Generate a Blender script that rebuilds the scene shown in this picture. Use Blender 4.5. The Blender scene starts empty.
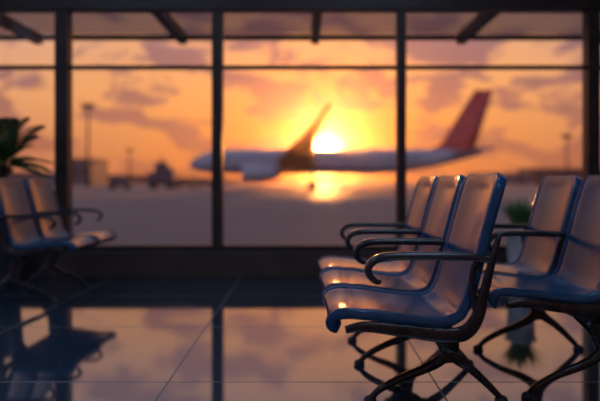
import bpy, bmesh, math, random
from mathutils import Vector, Matrix, noise
random.seed(7)
scene = bpy.context.scene
COL = scene.collection

# ---------------------------------------------------------------- helpers
def new_mat(name, base=(0.5,0.5,0.5), rough=0.5, metal=0.0, **kw):
    m = bpy.data.materials.new(name); m.use_nodes = True
    b = m.node_tree.nodes['Principled BSDF']
    b.inputs['Base Color'].default_value = (*base, 1)
    b.inputs['Roughness'].default_value = rough
    b.inputs['Metallic'].default_value = metal
    for k, v in kw.items():
        b.inputs[k.replace('_', ' ')].default_value = v
    return m

def add_noise_color(m, c1, c2, scale, detail=4, bump=0.0, bscale=None, rough=None, coord='Object'):
    nt = m.node_tree; b = nt.nodes['Principled BSDF']
    tc = nt.nodes.new('ShaderNodeTexCoord')
    n = nt.nodes.new('ShaderNodeTexNoise'); n.inputs['Scale'].default_value = scale
    n.inputs['Detail'].default_value = detail
    nt.links.new(tc.outputs[coord], n.inputs['Vector'])
    r = nt.nodes.new('ShaderNodeValToRGB')
    r.color_ramp.elements[0].position = 0.35; r.color_ramp.elements[1].position = 0.68
    r.color_ramp.elements[0].color = (*c1, 1); r.color_ramp.elements[1].color = (*c2, 1)
    nt.links.new(n.outputs['Fac'], r.inputs['Fac'])
    nt.links.new(r.outputs['Color'], b.inputs['Base Color'])
    if rough:
        mr = nt.nodes.new('ShaderNodeMapRange')
        mr.inputs['To Min'].default_value = rough[0]; mr.inputs['To Max'].default_value = rough[1]
        nt.links.new(n.outputs['Fac'], mr.inputs['Value'])
        nt.links.new(mr.outputs['Result'], b.inputs['Roughness'])
    if bump:
        n2 = nt.nodes.new('ShaderNodeTexNoise'); n2.inputs['Scale'].default_value = bscale or scale*6
        n2.inputs['Detail'].default_value = 3
        nt.links.new(tc.outputs[coord], n2.inputs['Vector'])
        bp = nt.nodes.new('ShaderNodeBump'); bp.inputs['Strength'].default_value = bump
        bp.inputs['Distance'].default_value = 0.01
        nt.links.new(n2.outputs['Fac'], bp.inputs['Height'])
        nt.links.new(bp.outputs['Normal'], b.inputs['Normal'])
    return m

def obj_from(name, verts, faces, mat=None, parent=None, smooth=False):
    me = bpy.data.meshes.new(name); me.from_pydata([tuple(v) for v in verts], [], faces); me.update()
    bm = bmesh.new(); bm.from_mesh(me)
    bmesh.ops.recalc_face_normals(bm, faces=bm.faces); bm.to_mesh(me); bm.free()
    if smooth:
        for p in me.polygons: p.use_smooth = True
    o = bpy.data.objects.new(name, me); COL.objects.link(o)
    if mat: me.materials.append(mat)
    if parent: o.parent = parent
    return o

def box(name, x0, x1, y0, y1, z0, z1, mat, parent=None, bevel=0.0):
    v = [(x0,y0,z0),(x1,y0,z0),(x1,y1,z0),(x0,y1,z0),(x0,y0,z1),(x1,y0,z1),(x1,y1,z1),(x0,y1,z1)]
    f = [(0,3,2,1),(4,5,6,7),(0,1,5,4),(1,2,6,5),(2,3,7,6),(3,0,4,7)]
    o = obj_from(name, v, f, mat, parent)
    if bevel:
        b = o.modifiers.new('bev', 'BEVEL'); b.width = bevel; b.segments = 3
    return o

def boxes(name, lst, mat, parent=None):
    V=[];F=[]
    for (x0,x1,y0,y1,z0,z1) in lst:
        n=len(V)
        V += [(x0,y0,z0),(x1,y0,z0),(x1,y1,z0),(x0,y1,z0),(x0,y0,z1),(x1,y0,z1),(x1,y1,z1),(x0,y1,z1)]
        F += [tuple(n+i for i in f) for f in [(0,3,2,1),(4,5,6,7),(0,1,5,4),(1,2,6,5),(2,3,7,6),(3,0,4,7)]]
    return obj_from(name, V, F, mat, parent)

def empty(name, loc=(0,0,0), rotz=0):
    e = bpy.data.objects.new(name, None); COL.objects.link(e)
    e.location = loc; e.rotation_euler = (0,0,rotz); e.empty_display_size = 0.2
    return e

def catmull(pts, n):
    P = [Vector(p) for p in pts]
    P = [2*P[0]-P[1]] + P + [2*P[-1]-P[-2]]
    out = []; segs = len(P)-3
    for i in range(n):
        t = i/(n-1)*segs; k = min(int(t), segs-1); u = t-k
        a,b,c,d = P[k:k+4]
        out.append(0.5*((2*b)+(c-a)*u+(2*a-5*b+4*c-d)*u*u+(3*b-a-3*c+d)*u**3))
    return out

def sweep(name, pts, w, h, mat, parent=None, side=(0,1,0), n=40, ring=14, power=2.0, samp=True):
    """pts path; w = half-size along 'side', h = half-size along normal (numbers or lists)"""
    P = catmull(pts, n) if samp else [Vector(p) for p in pts]
    n = len(P); side = Vector(side)
    def val(a, t):
        if not isinstance(a, (list, tuple)): return a
        x = t*(len(a)-1); k = min(int(x), len(a)-2); return a[k]+(a[k+1]-a[k])*(x-k)
    V=[];F=[]
    for i,p in enumerate(P):
        T = (P[min(i+1,n-1)]-P[max(i-1,0)]).normalized()
        S = (side - side.dot(T)*T).normalized(); N = T.cross(S)
        t=i/(n-1)
        for k in range(ring):
            a = 2*math.pi*k/ring; c=math.cos(a); s=math.sin(a)
            c = math.copysign(abs(c)**(2/power), c); s = math.copysign(abs(s)**(2/power), s)
            V.append(p + S*c*val(w,t) + N*s*val(h,t))
    for i in range(n-1):
        for k in range(ring):
            k2=(k+1)%ring
            F.append((i*ring+k, i*ring+k2, (i+1)*ring+k2, (i+1)*ring+k))
    F.append(tuple(range(ring))); F.append(tuple((n-1)*ring+k for k in range(ring)))
    return obj_from(name, V, F, mat, parent, smooth=True)

def lathe(name, prof, mat, parent=None, loc=(0,0,0), seg=32, axis='Z'):
    V=[];F=[]
    for r,z in prof:
        for k in range(seg):
            a=2*math.pi*k/seg
            q = (r*math.cos(a), r*math.sin(a), z) if axis=='Z' else ((z, r*math.cos(a), r*math.sin(a)) if axis=='X' else (r*math.cos(a), z, r*math.sin(a)))
            V.append((q[0]+loc[0], q[1]+loc[1], q[2]+loc[2]))
    for i in range(len(prof)-1):
        for k in range(seg):
            k2=(k+1)%seg
            F.append((i*seg+k,i*seg+k2,(i+1)*seg+k2,(i+1)*seg+k))
    F.append(tuple(range(seg))); F.append(tuple((len(prof)-1)*seg+k for k in range(seg)))
    return obj_from(name,V,F,mat,parent,smooth=True)

# ---------------------------------------------------------------- materials
M_leather = new_mat('seat_leather', (0.02,0.03,0.05), 0.25, IOR=1.36)
add_noise_color(M_leather, (0.008,0.042,0.100), (0.016,0.064,0.145), 6, bump=0.10, bscale=120, rough=(0.09,0.18))
M_metal = new_mat('dark_bronze_metal', (0.06,0.045,0.04), 0.3, 0.85)
add_noise_color(M_metal, (0.035,0.032,0.036), (0.06,0.052,0.052), 15, rough=(0.2,0.36))
M_rubber = new_mat('black_rubber', (0.015,0.015,0.017), 0.5)
M_armpad = new_mat('arm_pad_plastic', (0.02,0.02,0.026), 0.22)
M_frame = new_mat('window_frame_metal', (0.035,0.03,0.032), 0.42, 0.4)
add_noise_color(M_frame, (0.030,0.020,0.020), (0.046,0.032,0.029), 8)
M_kerb = new_mat('kerb_stone', (0.03,0.024,0.024), 0.4)
add_noise_color(M_kerb, (0.042,0.024,0.021), (0.064,0.038,0.030), 5)
M_wall = new_mat('wall_paint', (0.25,0.24,0.25), 0.7)
add_noise_color(M_wall, (0.34,0.33,0.34), (0.40,0.39,0.40), 3, bump=0.1)
M_ceil = new_mat('ceiling_paint', (0.16,0.15,0.16), 0.8)
add_noise_color(M_ceil, (0.26,0.26,0.28), (0.32,0.31,0.33), 4)

M_floor = new_mat('polished_tile', (0.05,0.05,0.06), 0.1, IOR=3.6)
nt = M_floor.node_tree; b = nt.nodes['Principled BSDF']
tc = nt.nodes.new('ShaderNodeTexCoord'); sep = nt.nodes.new('ShaderNodeSeparateXYZ')
nt.links.new(tc.outputs['Object'], sep.inputs[0])
def mth(nt, op, a, b_=None, c_=None):
    n = nt.nodes.new('ShaderNodeMath'); n.operation = op
    for i, x in enumerate([a, b_, c_]):
        if x is None: continue
        if isinstance(x, (int, float)): n.inputs[i].default_value = x
        else: nt.links.new(x, n.inputs[i])
    return n.outputs[0]
TILE = 1.2
def grout(axis_out, off, wd):
    a = mth(nt, 'ADD', axis_out, off)
    a = mth(nt, 'DIVIDE', a, TILE); a = mth(nt, 'FRACT', a)
    a = mth(nt, 'SUBTRACT', a, 0.5); a = mth(nt, 'ABSOLUTE', a)
    return mth(nt, 'GREATER_THAN', a, 0.5-wd)
gx = grout(sep.outputs['X'], 0.62+12.0, 0.0034); gy = grout(sep.outputs['Y'], 0.45+12, 0.0045)
g = mth(nt, 'MAXIMUM', gx, gy)
nz = nt.nodes.new('ShaderNodeTexNoise'); nz.inputs['Scale'].default_value = 1.6; nz.inputs['Detail'].default_value = 6
nt.links.new(tc.outputs['Object'], nz.inputs['Vector'])
rp = nt.nodes.new('ShaderNodeValToRGB')
rp.color_ramp.elements[0].position=.3; rp.color_ramp.elements[1].position=.75
rp.color_ramp.elements[0].color=(0.022,0.038,0.060,1); rp.color_ramp.elements[1].color=(0.044,0.064,0.095,1)
nt.links.new(nz.outputs['Fac'], rp.inputs['Fac'])
mx = nt.nodes.new('ShaderNodeMix'); mx.data_type='RGBA'
nt.links.new(g, mx.inputs['Factor']); nt.links.new(rp.outputs['Color'], mx.inputs['A']); mx.inputs['B'].default_value=(0.012,0.012,0.014,1)
nt.links.new(mx.outputs['Result'], b.inputs['Base Color'])
mr = nt.nodes.new('ShaderNodeMapRange'); mr.inputs['To Min'].default_value=0.02; mr.inputs['To Max'].default_value=0.08
nt.links.new(nz.outputs['Fac'], mr.inputs['Value'])
rr = mth(nt, 'MAXIMUM', mr.outputs['Result'], mth(nt,'MULTIPLY', g, 0.7))
nt.links.new(rr, b.inputs['Roughness'])

M_glass = bpy.data.materials.new('window_glass'); M_glass.use_nodes=True
nt=M_glass.node_tree; nt.nodes.clear()
out=nt.nodes.new('ShaderNodeOutputMaterial'); ms=nt.nodes.new('ShaderNodeMixShader'); tr=nt.nodes.new('ShaderNodeBsdfTransparent'); gl=nt.nodes.new('ShaderNodeBsdfGlossy')
tr.inputs['Color'].default_value=(0.98,0.97,0.96,1); gl.inputs['Roughness'].default_value=0.02; ms.inputs[0].default_value=0.03
nt.links.new(tr.outputs[0],ms.inputs[1]); nt.links.new(gl.outputs[0],ms.inputs[2]); nt.links.new(ms.outputs[0],out.inputs[0])
M_canopy = M_glass.copy(); M_canopy.name='canopy_tinted_glass'
M_canopy.node_tree.nodes['Transparent BSDF'].inputs['Color'].default_value=(0.5,0.5,0.57,1)

# ---------------------------------------------------------------- room shell
WY = 6.6
XL, XR, YB, ZC = -6.0, 6.0, -4.0, 4.6
box('floor', XL-0.2, XR+0.2, YB-0.2, WY+0.15, -0.12, 0.0, M_floor)
box('ceiling', XL-0.2, XR+0.2, YB-0.2, WY+0.3, ZC, ZC+0.2, M_ceil)
box('wall_back', XL-0.2, XR+0.2, YB-0.2, YB, 0, ZC, M_wall)
box('wall_right', XR, XR+0.2, YB, WY+0.15, 0, ZC, M_wall)
box('baseboard_front', XL, XR, WY-0.05, WY+0.15, 0.0, 0.25, M_kerb, bevel=0.01)
box('baseboard_back', XL, XR, YB, YB+0.02, 0.0, 0.12, M_kerb)
box('baseboard_right', XR-0.02, XR, YB+0.02, WY-0.05, 0.0, 0.12, M_kerb)
mull = [(-5.6,.1),(-3.9,.1),(-2.31,.125),(-0.84,.10),(0.905,.085),(2.72,.12),(4.5,.1)]
fr=[]
for x,w in mull: fr.append((x-w/2,x+w/2,WY,WY+0.14,0.25,ZC))
fr += [(XL,XR,WY+0.02,WY+0.12,0.25,0.30),
       (XL,XR,WY+0.02,WY+0.12,1.975,2.005),
       (XL,XR,WY-0.02,WY+0.16,2.53,2.66),
       (XL,XR,WY+0.02,WY+0.12,ZC-0.12,ZC)]
boxes('window_frame', fr, M_frame)
xs=[XL]+[m[0] for m in mull]+[XR]
for i in range(len(xs)-1):
    obj_from(f'window_{i+1}', [(xs[i],WY+0.07,0.28),(xs[i+1],WY+0.07,0.28),(xs[i+1],WY+0.07,ZC-0.05),(xs[i],WY+0.07,ZC-0.05)], [(0,1,2,3)], M_glass)
fl=[(XL-0.12,XL,YB,WY,0,0.25),(XL-0.12,XL,YB,WY,ZC-0.12,ZC),(XL-0.1,XL-0.02,YB,WY,2.53,2.63)]
for k in range(8): fl.append((XL-0.13,XL,YB+0.05+k*1.5,YB+0.15+k*1.5,0,ZC))
boxes('wall_left', fl, M_frame)
obj_from('window_9', [(XL-0.06,YB,0.25),(XL-0.06,WY,0.25),(XL-0.06,WY,ZC-0.1),(XL-0.06,YB,ZC-0.1)], [(0,1,2,3)], M_glass)
can = empty('entrance_canopy',(0,0,0))
for i,x in enumerate((-4.9,-3.2,-1.47,0.11,1.85,3.5,5.2)):
    box(f'beam_{i+1}', x-0.05,x+0.05,WY+0.16,8.4,2.55,2.66,M_frame,can)
box('edge_rail', XL,XR,8.36,8.42,2.60,2.66,M_frame,can)
box('canopy_glass', XL,XR,WY+0.16,8.36,2.665,2.68,M_canopy,can)

M_fill = bpy.data.materials.new('fill_panel_emitter'); M_fill.use_nodes=True
bb=M_fill.node_tree.nodes['Principled BSDF']; bb.inputs['Emission Color'].default_value=(0.45,0.68,1,1); bb.inputs['Emission Strength'].default_value=16.0
for i,(x,y) in enumerate([(-2.6,-1.0),(1.0,-1.0),(-2.6,2.2),(1.0,2.2)]):  # unseen overhead panels, added as cool fill light for the interior
    e=empty('fill_light_panel',(x,y,ZC))
    box('housing',-0.65,0.65,-0.35,0.35,-0.05,0.0,M_frame,e)
    box('fill_emitter',-0.6,0.6,-0.3,0.3,-0.065,-0.045,M_fill,e)

# ---------------------------------------------------------------- benches
PITCH=0.58
prof=[(0.035,0.405),(0.006,0.418),(0.004,0.442),(0.035,0.462),(0.11,0.462),(0.22,0.448),(0.32,0.436),(0.40,0.438),(0.445,0.475),(0.470,0.54),(0.50,0.65),(0.535,0.78),(0.565,0.88),(0.590,0.93)]
def seat_shell(parent, y0, idx):
    N=60; pts=catmull([(x,0,z) for x,z in prof], N)
    L=[0]
    for i in range(1,N): L.append(L[-1]+(pts[i]-pts[i-1]).length)
    tot=L[-1]; W=0.262
    vs=[-1,-0.96,-0.91,-0.87,-0.83,-0.75,-0.6,-0.4,-0.2,0,0.2,0.4,0.6,0.75,0.83,0.87,0.91,0.96,1]
    V=[];F=[]
    for i,p in enumerate(pts):
        T=(pts[min(i+1,N-1)]-pts[max(i-1,0)]).normalized(); Nn=Vector((-T.z,0,T.x))
        s=min(L[i], tot-L[i]); hw=W
        rr_=0.075 if tot-L[i]<L[i] else 0.04
        if s<rr_: hw=W-rr_+math.sqrt(max(0,rr_*rr_-(rr_-s)**2))
        u=L[i]/tot; end=min(1,s/0.06)
        for v in vs:
            d = -0.020*(1-v*v)*end
            g_=math.exp(-((abs(v)-0.87)/0.03)**2)*0.006*end
            for su in (0.17,0.50):
                g_=max(g_, math.exp(-((u-su)/0.010)**2)*0.006*(1 if abs(v)<0.97 else 0))
            q=p+Nn*(d-g_)
            V.append((q.x, y0+PITCH/2+v*hw, q.z))
    K=len(vs)
    for i in range(N-1):
        for k in range(K-1):
            F.append((i*K+k,i*K+k+1,(i+1)*K+k+1,(i+1)*K+k))
    o=obj_from(f'seat_shell_{idx}',V,F,M_leather,parent,smooth=True)
    s=o.modifiers.new('sol','SOLIDIFY'); s.thickness=0.036; s.offset=0
    s=o.modifiers.new('sub','SUBSURF'); s.levels=1; s.render_levels=2
    return o
def bench(name, loc, rotz, nseat, arms, legs):
    e=empty(name,loc,rotz)
    for i in range(nseat): seat_shell(e, i*PITCH, i+1)
    Lr=nseat*PITCH
    sweep('cross_beam',[(0.40,0.03,0.355),(0.40,Lr-0.03,0.355)],0.03,0.022,M_metal,e,side=(1,0,0),n=2,power=5,ring=24)
    for i in range(nseat+1):
        y=i*PITCH
        y=min(max(y,0.012),Lr-0.012)
        sweep(f'side_rail_{i+1}',[(0.05,y,0.412),(0.12,y,0.422),(0.25,y,0.408),(0.36,y,0.395),(0.44,y,0.40),(0.485,y,0.45),(0.51,y,0.54),(0.535,y,0.64),(0.56,y,0.73)],
              0.011,[0.012,0.018,0.022,0.024,0.026,0.022,0.016,0.012,0.008],M_metal,e,n=44,power=3)
    for j,i in enumerate(arms):
        y=i*PITCH; y=min(max(y,0.012),Lr-0.012)
        sweep(f'armrest_{j+1}',[(0.535,y,0.640),(0.47,y,0.652),(0.36,y,0.655),(0.24,y,0.656),(0.165,y,0.650),(0.130,y,0.625),(0.128,y,0.595),(0.150,y,0.572),(0.168,y,0.570)],
              [0.014,0.020,0.024,0.026,0.026,0.024,0.018,0.014,0.010],[0.010,0.013,0.014,0.014,0.014,0.013,0.012,0.010,0.008],M_armpad,e,n=56,power=2.8,ring=18)
        sweep(f'arm_strut_{j+1}',[(0.49,y,0.645),(0.470,y,0.60),(0.475,y,0.52),(0.485,y,0.45)],0.009,0.011,M_metal,e,n=16)
    for j,y in enumerate(legs):
        sweep(f'leg_hub_{j+1}',[(0.42,y,0.415),(0.445,y,0.36),(0.475,y,0.29),(0.50,y,0.21),(0.505,y,0.165)],[0.03,0.03,0.026,0.022,0.02],[0.095,0.075,0.045,0.032,0.03],M_metal,e,n=24,power=2.6)
        sweep(f'leg_front_{j+1}',[(0.50,y,0.225),(0.47,y,0.175),(0.40,y,0.135),(0.31,y,0.100),(0.225,y,0.055),(0.185,y,0.018)],[0.020,0.02,0.018,0.017,0.016,0.018],[0.026,0.024,0.019,0.016,0.014,0.012],M_metal,e,n=36,power=2.6)
        sweep(f'leg_rear_{j+1}',[(0.50,y,0.225),(0.535,y,0.18),(0.59,y,0.14),(0.645,y,0.09),(0.69,y,0.045),(0.715,y,0.018)],[0.020,0.02,0.018,0.017,0.016,0.018],[0.026,0.024,0.019,0.016,0.014,0.012],M_metal,e,n=36,power=2.6)
        for q,x in enumerate((0.182,0.718)):
            lathe(f'foot_pad_{j+1}_{q+1}',[(0.018,0.0),(0.026,0.001),(0.027,0.012),(0.022,0.022),(0.010,0.028)],M_rubber,e,loc=(x,y,0),seg=20)
    return e
bench('airport_bench',(0.08,2.30,0),0,3,[0,1,2,3],[0.56,1.14,1.66])
bench('airport_bench',(0.74,2.75,0),0,2,[1,2],[0.16,1.0])
bench('airport_bench',(-1.66,6.12,0),math.pi,2,[0,1,2],[0.2,0.96])

# ---------------------------------------------------------------- plants
M_leaf=new_mat('palm_leaf',(0.03,0.07,0.03),0.45); add_noise_color(M_leaf,(0.035,0.085,0.025),(0.09,0.17,0.05),5)
M_leaf2=new_mat('grass_leaf',(0.05,0.10,0.04),0.45); add_noise_color(M_leaf2,(0.07,0.15,0.035),(0.16,0.30,0.07),5)
M_soil=new_mat('potting_soil',(0.02,0.014,0.01),0.9); add_noise_color(M_soil,(0.012,0.009,0.007),(0.035,0.025,0.018),40,bump=0.6)
M_potd=new_mat('dark_planter_glaze',(0.03,0.032,0.036),0.4); add_noise_color(M_potd,(0.025,0.027,0.03),(0.04,0.042,0.048),6)
M_potg=new_mat('grey_planter_concrete',(0.3,0.28,0.28),0.6); add_noise_color(M_potg,(0.36,0.33,0.34),(0.50,0.46,0.46),9,bump=0.2)
M_trunk=new_mat('palm_trunk',(0.08,0.05,0.03),0.8); add_noise_color(M_trunk,(0.05,0.03,0.02),(0.1,0.07,0.045),20,bump=0.6)
def pot(parent,h,rt,rb,mat):
    lathe('pot',[(rb*0.9,0.0),(rb,0.01),((rb+rt)/2*1.03,h*0.5),(rt,h*0.94),(rt+0.012,h*0.95),(rt+0.012,h),(rt-0.015,h),(rt-0.02,h-0.03)],mat,parent,seg=40)
    lathe('soil',[(rt-0.02,h-0.05),(rt-0.03,h-0.03),(0.02,h-0.015)],M_soil,parent,seg=24)
p=empty('potted_palm',(-2.70,6.18,0)); pot(p,0.62,0.20,0.15,M_potd)
CZ=1.05
sweep('trunk',[(0,0,0.57),(0.01,0,0.74),(0.03,0.0,0.90),(0.03,0,CZ)],[0.038,0.032,0.028,0.035],[0.038,0.032,0.028,0.035],M_trunk,p,n=16)
V=[];F=[]
def frond(base,az,up,length):
    d=Vector((math.cos(az),math.sin(az)*0.75,0)); pts=[]
    n=24
    for i in range(n):
        t=i/(n-1); rad=length*(math.cos(up)*t+0.12*t*t); z=length*(math.sin(up)*t*1.25-0.5*t*t)
        pts.append(base+d*rad+Vector((0,0,z)))
    for i in range(n-1):
        T=(pts[i+1]-pts[i]).normalized(); S=T.cross(Vector((0,0,1))).normalized()
        w=0.005; k=len(V)
        V.extend([pts[i]-S*w,pts[i]+S*w,pts[i+1]+S*w,pts[i+1]-S*w]); F.append((k,k+1,k+2,k+3))
        if i>2:
            t=i/(n-1); ll=length*0.28*math.sin(math.pi*min(1,0.15+t*0.85))**0.7+0.015
            for sg in (-1,1):
                tip=pts[i]+(S*sg*0.75+T*0.75).normalized()*ll+Vector((0,0,-0.25*ll))
                m=(pts[i]+tip)/2+Vector((0,0,0.08*ll)); k=len(V); ww=0.012
                V.extend([pts[i],m-T*ww,tip,m+T*ww]); F.append((k,k+1,k+2,k+3))
for i in range(38):
    az=i*2.399; up=math.radians(random.uniform(50,85) if i%2 else random.uniform(-10,50))
    ln=random.uniform(0.37,0.43)
    if up>0.87: ln*=1.45
    if math.sin(az)>0.5: ln=min(ln,0.40)
    frond(Vector((0.03,0,CZ-0.01)),az,up,ln)
obj_from('fronds',V,F,M_leaf,p)
p=empty('potted_grass_plant',(1.90,6.2,0)); pot(p,0.50,0.125,0.095,M_potg)
V=[];F=[]
for i in range(170):
    az=random.uniform(0,6.283); tilt=random.uniform(0.02,0.24); ln=random.uniform(0.24,0.36); r0=random.uniform(0,0.07)
    d=Vector((math.cos(az),math.sin(az),0)); S=Vector((-d.y,d.x,0))
    for j in range(7):
        t=j/6; c=Vector((0,0,0.46))+d*(r0+tilt*t**1.6)+Vector((0,0,ln*(t-0.35*t*t*tilt*4)))
        w=0.011*(1-t**2)+0.0006; k=len(V); V.extend([c-S*w,c+S*w])
        if j: F.append((k-2,k-1,k+1,k))
obj_from('blades',V,F,M_leaf2,p)

# ---------------------------------------------------------------- outside
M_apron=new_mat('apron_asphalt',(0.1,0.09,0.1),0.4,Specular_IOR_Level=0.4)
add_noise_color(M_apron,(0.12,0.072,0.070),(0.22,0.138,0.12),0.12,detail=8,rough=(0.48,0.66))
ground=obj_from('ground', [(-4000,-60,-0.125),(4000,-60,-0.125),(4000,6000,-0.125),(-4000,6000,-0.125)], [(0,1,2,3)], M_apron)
GZ=-0.125
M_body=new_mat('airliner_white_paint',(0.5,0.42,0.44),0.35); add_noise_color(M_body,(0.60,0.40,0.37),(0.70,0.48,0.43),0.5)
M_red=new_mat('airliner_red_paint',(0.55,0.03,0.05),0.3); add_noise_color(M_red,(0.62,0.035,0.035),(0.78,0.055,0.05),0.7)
M_wing=new_mat('airliner_wing_sunlit',(0.7,0.32,0.12),0.3,0.0); add_noise_color(M_wing,(0.80,0.30,0.09),(0.9,0.38,0.13),0.6)  # orange sunset light on the near wing is put into its base colour
M_dark=new_mat('airliner_window_glass',(0.02,0.02,0.03),0.15)
pl=empty('airplane',(0,92,GZ))
fz=3.72
st=[(-15.4,0.05,-0.45),(-15.1,0.45,-0.42),(-14.4,0.9,-0.33),(-13.2,1.3,-0.18),(-11.5,1.55,-0.04),(-9,1.62,0),(8,1.62,0),(12,1.55,0.08),(15,1.35,0.3),(18,1.05,0.6),(20.5,0.7,0.88),(22.5,0.35,1.08),(23.2,0.15,1.15)]
V=[];F=[];R=28
for x,r,dz in st:
    for k in range(R):
        a=2*math.pi*k/R; V.append((x,r*math.cos(a),fz+dz+r*math.sin(a)))
for i in range(len(st)-1):
    for k in range(R): F.append((i*R+k,i*R+(k+1)%R,(i+1)*R+(k+1)%R,(i+1)*R+k))
F.append(tuple(range(R))); F.append(tuple((len(st)-1)*R+k for k in range(R)))
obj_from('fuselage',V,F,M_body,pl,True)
boxes('cabin_windows',[(x*0.75-10.5,x*0.75-10.2,-1.60,1.60,fz+0.3,fz+0.62) for x in range(34)],M_dark,pl)
sweep('cockpit_window',[(-14.2,-0.75,fz+0.28),(-14.55,-0.4,fz+0.30),(-14.65,0,fz+0.32),(-14.55,0.4,fz+0.30),(-14.2,0.75,fz+0.28)],0.22,0.12,M_dark,pl,side=(0.4,0,1),n=16)
def airfoil(name,secs,mat,vertical=False):
    V=[];F=[];sh=[(0,0),(0.08,0.5),(0.3,1),(0.6,0.75),(1,0.05),(0.6,-0.6),(0.3,-0.8),(0.08,-0.45)]
    for xl,xt,y,z,t in secs:
        for cx,ct in sh:
            x=xl+(xt-xl)*cx
            V.append((x,y+ct*t/2,z) if vertical else (x,y,z+ct*t/2))
    n=len(sh)
    for i in range(len(secs)-1):
        for k in range(n): F.append((i*n+k,i*n+(k+1)%n,(i+1)*n+(k+1)%n,(i+1)*n+k))
    F.append(tuple(range(n))); F.append(tuple((len(secs)-1)*n+k for k in range(n)))
    return obj_from(name,V,F,mat,pl,True)
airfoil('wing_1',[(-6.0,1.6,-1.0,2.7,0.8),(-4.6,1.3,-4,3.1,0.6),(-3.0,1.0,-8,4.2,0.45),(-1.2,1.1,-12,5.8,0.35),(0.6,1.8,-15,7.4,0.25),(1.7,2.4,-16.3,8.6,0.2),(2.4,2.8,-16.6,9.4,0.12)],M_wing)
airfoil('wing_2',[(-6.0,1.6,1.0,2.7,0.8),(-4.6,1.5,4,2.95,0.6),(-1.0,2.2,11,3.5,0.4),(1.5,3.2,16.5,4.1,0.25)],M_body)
airfoil('tail_fin',[(15.0,22.0,0,fz+1.1,0.5),(17.6,22.4,0,fz+2.2,0.45),(22.2,24.6,0,fz+9.4,0.2)],M_red,True)
airfoil('tailplane_1',[(18.3,22.3,-0.4,fz+1.1,0.4),(21.6,23.6,-5.8,fz+1.6,0.2)],M_body)
airfoil('tailplane_2',[(18.3,22.3,0.4,fz+1.1,0.4),(21.6,23.6,5.8,fz+1.6,0.2)],M_body)
for q,y in enumerate((-5.6,5.6)):
    lathe(f'engine_{q+1}',[(0.5,-7.4),(0.85,-7.9),(1.02,-7.8),(1.12,-7.0),(1.08,-5.8),(0.85,-4.6),(0.6,-4.0),(0.3,-3.5)],M_body,pl,loc=(0,y,2.15),axis='X')
    box(f'pylon_{q+1}',-6.6,-3.2,y-0.15,y+0.15,2.7,3.45,M_body,pl)
for q,(x,y) in enumerate([(-11.5,0),(0.8,-2.6),(0.8,2.6)]):
    sweep(f'gear_strut_{q+1}',[(x,y,0.6),(x,y,3.0)],0.13,0.13,M_frame,pl,n=2)
    for s_ in (-0.35,0.35):
        lathe(f'gear_wheel_{q+1}_{1 if s_<0 else 2}',[(0.3,-0.16),(0.55,-0.15),(0.6,0),(0.55,0.15),(0.3,0.16)],M_rubber,pl,loc=(x,y+s_,0.6),axis='Y')

M_bld=new_mat('distant_building_cladding',(0.10,0.08,0.10),0.6); add_noise_color(M_bld,(0.11,0.065,0.07),(0.17,0.10,0.10),0.2)
def PX(px,d): return (px-306)/700*d
def PZ(py,d): return 0.9+(182-py)/700*d
def building(name,d,x0,x1,ytop,depth=20,roof=True):
    e=empty(name,(0,0,0)); a,b_=PX(x0,d),PX(x1,d); h=PZ(ytop,d)
    box('walls',a,b_,d,d+depth,GZ,h*0.93,M_bld,e); box('roof_parapet',a-0.4,b_+0.4,d-0.4,d+depth,h*0.93,h,M_bld,e)
    n=max(2,int((b_-a)/6))
    boxes('glazing',[(a+(i+0.2)*(b_-a)/n,a+(i+0.8)*(b_-a)/n,d-0.1,d,h*0.35,h*0.7) for i in range(n)],M_dark,e)
building('terminal_building',230,68,91,158)
building('hangar',330,-60,66,172)
building('hangar',360,92,148,175)
building('hangar',420,176,300,178)
building('terminal_building',260,480,530,173)
building('hangar',300,532,700,168)
def mast(d,px,ytop):
    e=empty('floodlight_mast',(PX(px,d),d,GZ)); h=PZ(ytop,d)
    sweep('pole',[(0,0,0),(0,0,h)],[0.4,0.2],[0.4,0.2],M_frame,e,n=2,side=(1,0,0))
    box('lamp_head',-1.3,1.3,-0.4,0.4,h-0.5,h+0.6,M_frame,e)
    for k in range(4): box(f'lamp_{k+1}',-1.2+k*0.65,-0.75+k*0.65,-0.6,-0.4,h-0.4,h+0.4,M_dark,e)
mast(150,88,106); mast(190,567,136); mast(260,130,150)
d=105; e=empty('airport_service_truck',(PX(162,d),d,GZ))
box('chassis',-1.9,1.9,-1.1,1.1,0.6,1.1,M_rubber,e,0.05)
box('cargo_body',-0.9,1.9,-1.2,1.2,1.1,3.1,M_bld,e,0.08)
box('cab',-1.9,-0.95,-1.1,1.1,1.0,2.5,M_bld,e,0.15)
box('windscreen',-1.93,-1.88,-0.95,0.95,1.7,2.3,M_dark,e)
box('lift_platform',-0.9,1.0,-1.0,1.0,3.1,4.0,M_bld,e,0.1)
sweep('beacon_mast',[(0,0,3.9),(0,0,4.9)],0.12,0.12,M_frame,e,n=2,side=(1,0,0))
for q,(x,y) in enumerate([(-1.3,-1.1),(1.2,-1.1),(-1.3,1.1),(1.2,1.1)]):
    lathe(f'wheel_{q+1}',[(0.2,-0.15),(0.48,-0.14),(0.5,0),(0.48,0.14),(0.2,0.15)],M_rubber,e,loc=(x,y,0.5),axis='Y')
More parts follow.
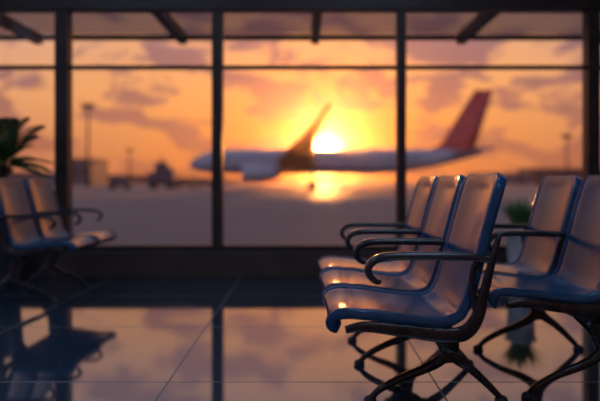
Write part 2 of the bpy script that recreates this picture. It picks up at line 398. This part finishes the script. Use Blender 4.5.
for px,d in ((120,95),(185,110),(205,120),(545,140)):
    e=empty('baggage_cart',(PX(px,d),d,GZ))
    box('deck',-1.5,1.5,-0.8,0.8,0.45,0.6,M_frame,e); box('canopy',-1.5,1.5,-0.8,0.8,1.9,2.0,M_bld,e)
    boxes('posts',[(sx-0.05,sx+0.05,sy-0.05,sy+0.05,0.6,1.9) for sx in (-1.4,1.4) for sy in (-0.7,0.7)],M_frame,e)
    box('luggage',-1.2,1.2,-0.6,0.6,0.6,1.5,M_bld,e,0.1)
    for q,(x,y) in enumerate([(-1.1,-0.75),(1.1,-0.75),(-1.1,0.75),(1.1,0.75)]):
        lathe(f'wheel_{q+1}',[(0.1,-0.08),(0.24,-0.07),(0.25,0.0),(0.24,0.07),(0.1,0.08)],M_rubber,e,loc=(x,y,0.25),axis='Y')

# homogeneous haze volume over the apron, added to spread a bloom around the sun
M_haze=bpy.data.materials.new('sun_bloom_haze'); M_haze.use_nodes=True
nt=M_haze.node_tree; nt.nodes.clear()
out=nt.nodes.new('ShaderNodeOutputMaterial'); vs_=nt.nodes.new('ShaderNodeVolumeScatter')
vs_.inputs['Density'].default_value=0.00032; vs_.inputs['Anisotropy'].default_value=0.965; vs_.inputs['Color'].default_value=(1,0.72,0.5,1)
nt.links.new(vs_.outputs[0],out.inputs['Volume'])
box('sun_bloom_haze',-400,400,12,300,-0.3,60,M_haze,ground)

# ---------------------------------------------------------------- world sky
sun_dir = Vector(((324-306)/700, 1, (182-155)/700)).normalized()
w=bpy.data.worlds.new('sunset_sky'); scene.world=w; w.use_nodes=True
nt=w.node_tree; nt.nodes.clear()
out=nt.nodes.new('ShaderNodeOutputWorld'); bg=nt.nodes.new('ShaderNodeBackground'); nt.links.new(bg.outputs[0],out.inputs[0])
tc=nt.nodes.new('ShaderNodeTexCoord'); nrm=nt.nodes.new('ShaderNodeVectorMath'); nrm.operation='NORMALIZE'
nt.links.new(tc.outputs['Generated'],nrm.inputs[0]); D=nrm.outputs[0]
sp=nt.nodes.new('ShaderNodeSeparateXYZ'); nt.links.new(D,sp.inputs[0])
dt=nt.nodes.new('ShaderNodeVectorMath'); dt.operation='DOT_PRODUCT'; nt.links.new(D,dt.inputs[0]); dt.inputs[1].default_value=sun_dir
dot=dt.outputs['Value']; om=mth(nt,'SUBTRACT',1.0,dot)
def ramp(fac,els):
    r=nt.nodes.new('ShaderNodeValToRGB'); cr=r.color_ramp
    cr.elements[0].position=els[0][0]; cr.elements[0].color=(*els[0][1],1)
    cr.elements[1].position=els[-1][0]; cr.elements[1].color=(*els[-1][1],1)
    for p_,c in els[1:-1]:
        x=cr.elements.new(p_); x.color=(*c,1)
    nt.links.new(fac,r.inputs[0]); return r.outputs[0]
def mixc(f,a,b_,mode='MIX'):
    m=nt.nodes.new('ShaderNodeMix'); m.data_type='RGBA'; m.blend_type=mode
    for s_,x in (('Factor',f),('A',a),('B',b_)):
        if isinstance(x,(int,float)): m.inputs[s_].default_value=x
        elif isinstance(x,tuple): m.inputs[s_].default_value=(*x,1)
        else: nt.links.new(x,m.inputs[s_])
    return m.outputs['Result']
warm=ramp(sp.outputs['Z'],[(0.0,(0.78,0.19,0.04)),(0.07,(0.92,0.31,0.06)),(0.14,(1.0,0.42,0.13)),(0.21,(0.98,0.46,0.21)),(0.30,(0.78,0.42,0.28)),(0.5,(0.24,0.29,0.44)),(1.0,(0.08,0.15,0.32))])
cool=ramp(sp.outputs['Z'],[(0.0,(0.44,0.17,0.12)),(0.12,(0.84,0.38,0.17)),(0.2,(0.68,0.37,0.26)),(0.35,(0.30,0.29,0.40)),(1.0,(0.08,0.15,0.32))])
far_=ramp(sp.outputs['Z'],[(0.0,(0.32,0.48,0.80)),(0.3,(0.26,0.46,0.86)),(1.0,(0.10,0.19,0.42))])
f1=mth(nt,'SUBTRACT',1.0,mth(nt,'EXPONENT',mth(nt,'MULTIPLY',om,-14.0)))
base=mixc(f1,warm,cool)
f2=nt.nodes.new('ShaderNodeMapRange'); f2.interpolation_type='SMOOTHSTEP'; nt.links.new(om,f2.inputs['Value'])
f2.inputs['From Min'].default_value=0.20; f2.inputs['From Max'].default_value=0.9
base=mixc(f2.outputs['Result'],base,far_)
mp=nt.nodes.new('ShaderNodeMapping'); mp.inputs['Scale'].default_value=(5.0,5.0,14.0); mp.inputs['Location'].default_value=(7.3,0.4,2.9)
nt.links.new(D,mp.inputs['Vector'])
cn=nt.nodes.new('ShaderNodeTexNoise'); cn.inputs['Scale'].default_value=2.1; cn.inputs['Detail'].default_value=9; cn.inputs['Roughness'].default_value=0.58; cn.inputs['Distortion'].default_value=0.4
nt.links.new(mp.outputs[0],cn.inputs['Vector'])
cm=nt.nodes.new('ShaderNodeMapRange'); cm.interpolation_type='SMOOTHSTEP'; nt.links.new(cn.outputs['Fac'],cm.inputs['Value'])
cm.inputs['From Min'].default_value=0.47; cm.inputs['From Max'].default_value=0.56; cm.inputs['To Max'].default_value=0.95
ccol=ramp(sp.outputs['Z'],[(0.0,(0.50,0.15,0.06)),(0.08,(0.42,0.16,0.11)),(0.17,(0.27,0.14,0.16)),(0.25,(0.34,0.21,0.23)),(0.45,(0.17,0.20,0.32)),(1.0,(0.10,0.15,0.28))])
base=mixc(cm.outputs['Result'],base,ccol)
def add_glow(prev,k,strength,col):
    g_=mth(nt,'EXPONENT',mth(nt,'MULTIPLY',om,-k)); g_=mth(nt,'MULTIPLY',g_,strength)
    vm=nt.nodes.new('ShaderNodeVectorMath'); vm.operation='SCALE'; vm.inputs[0].default_value=col; nt.links.new(g_,vm.inputs['Scale'])
    ad=nt.nodes.new('ShaderNodeVectorMath'); ad.operation='ADD'; nt.links.new(prev,ad.inputs[0]); nt.links.new(vm.outputs[0],ad.inputs[1]); return ad.outputs[0]
base=add_glow(base,40,0.18,(1.0,0.28,0.03))
base=add_glow(base,500,0.4,(1.0,0.38,0.05))
base=add_glow(base,9000,90.0,(1.0,0.62,0.25))
nt.links.new(base,bg.inputs['Color']); bg.inputs['Strength'].default_value=1.0

sl=bpy.data.lights.new('sun','SUN'); sl.energy=2.4; sl.color=(1.0,0.33,0.07); sl.angle=math.radians(1.2)
so=bpy.data.objects.new('sun',sl); COL.objects.link(so)
sd=Vector((18/700,1,math.tan(math.radians(2.6)))).normalized()
so.rotation_euler=sd.to_track_quat('Z','Y').to_euler(); so.location=(2,40,10)

# ---------------------------------------------------------------- camera
cd=bpy.data.cameras.new('camera'); cam=bpy.data.objects.new('camera',cd); COL.objects.link(cam)
cam.location=(0,0,0.9); cam.rotation_euler=(math.radians(90),0,0)
cd.sensor_width=36; cd.lens=42.0; cd.shift_x=-6/600; cd.shift_y=-18.5/600
cd.clip_end=10000
cd.dof.use_dof=True; cd.dof.focus_distance=2.55; cd.dof.aperture_fstop=1.25
scene.camera=cam
scene.view_settings.view_transform='Standard'
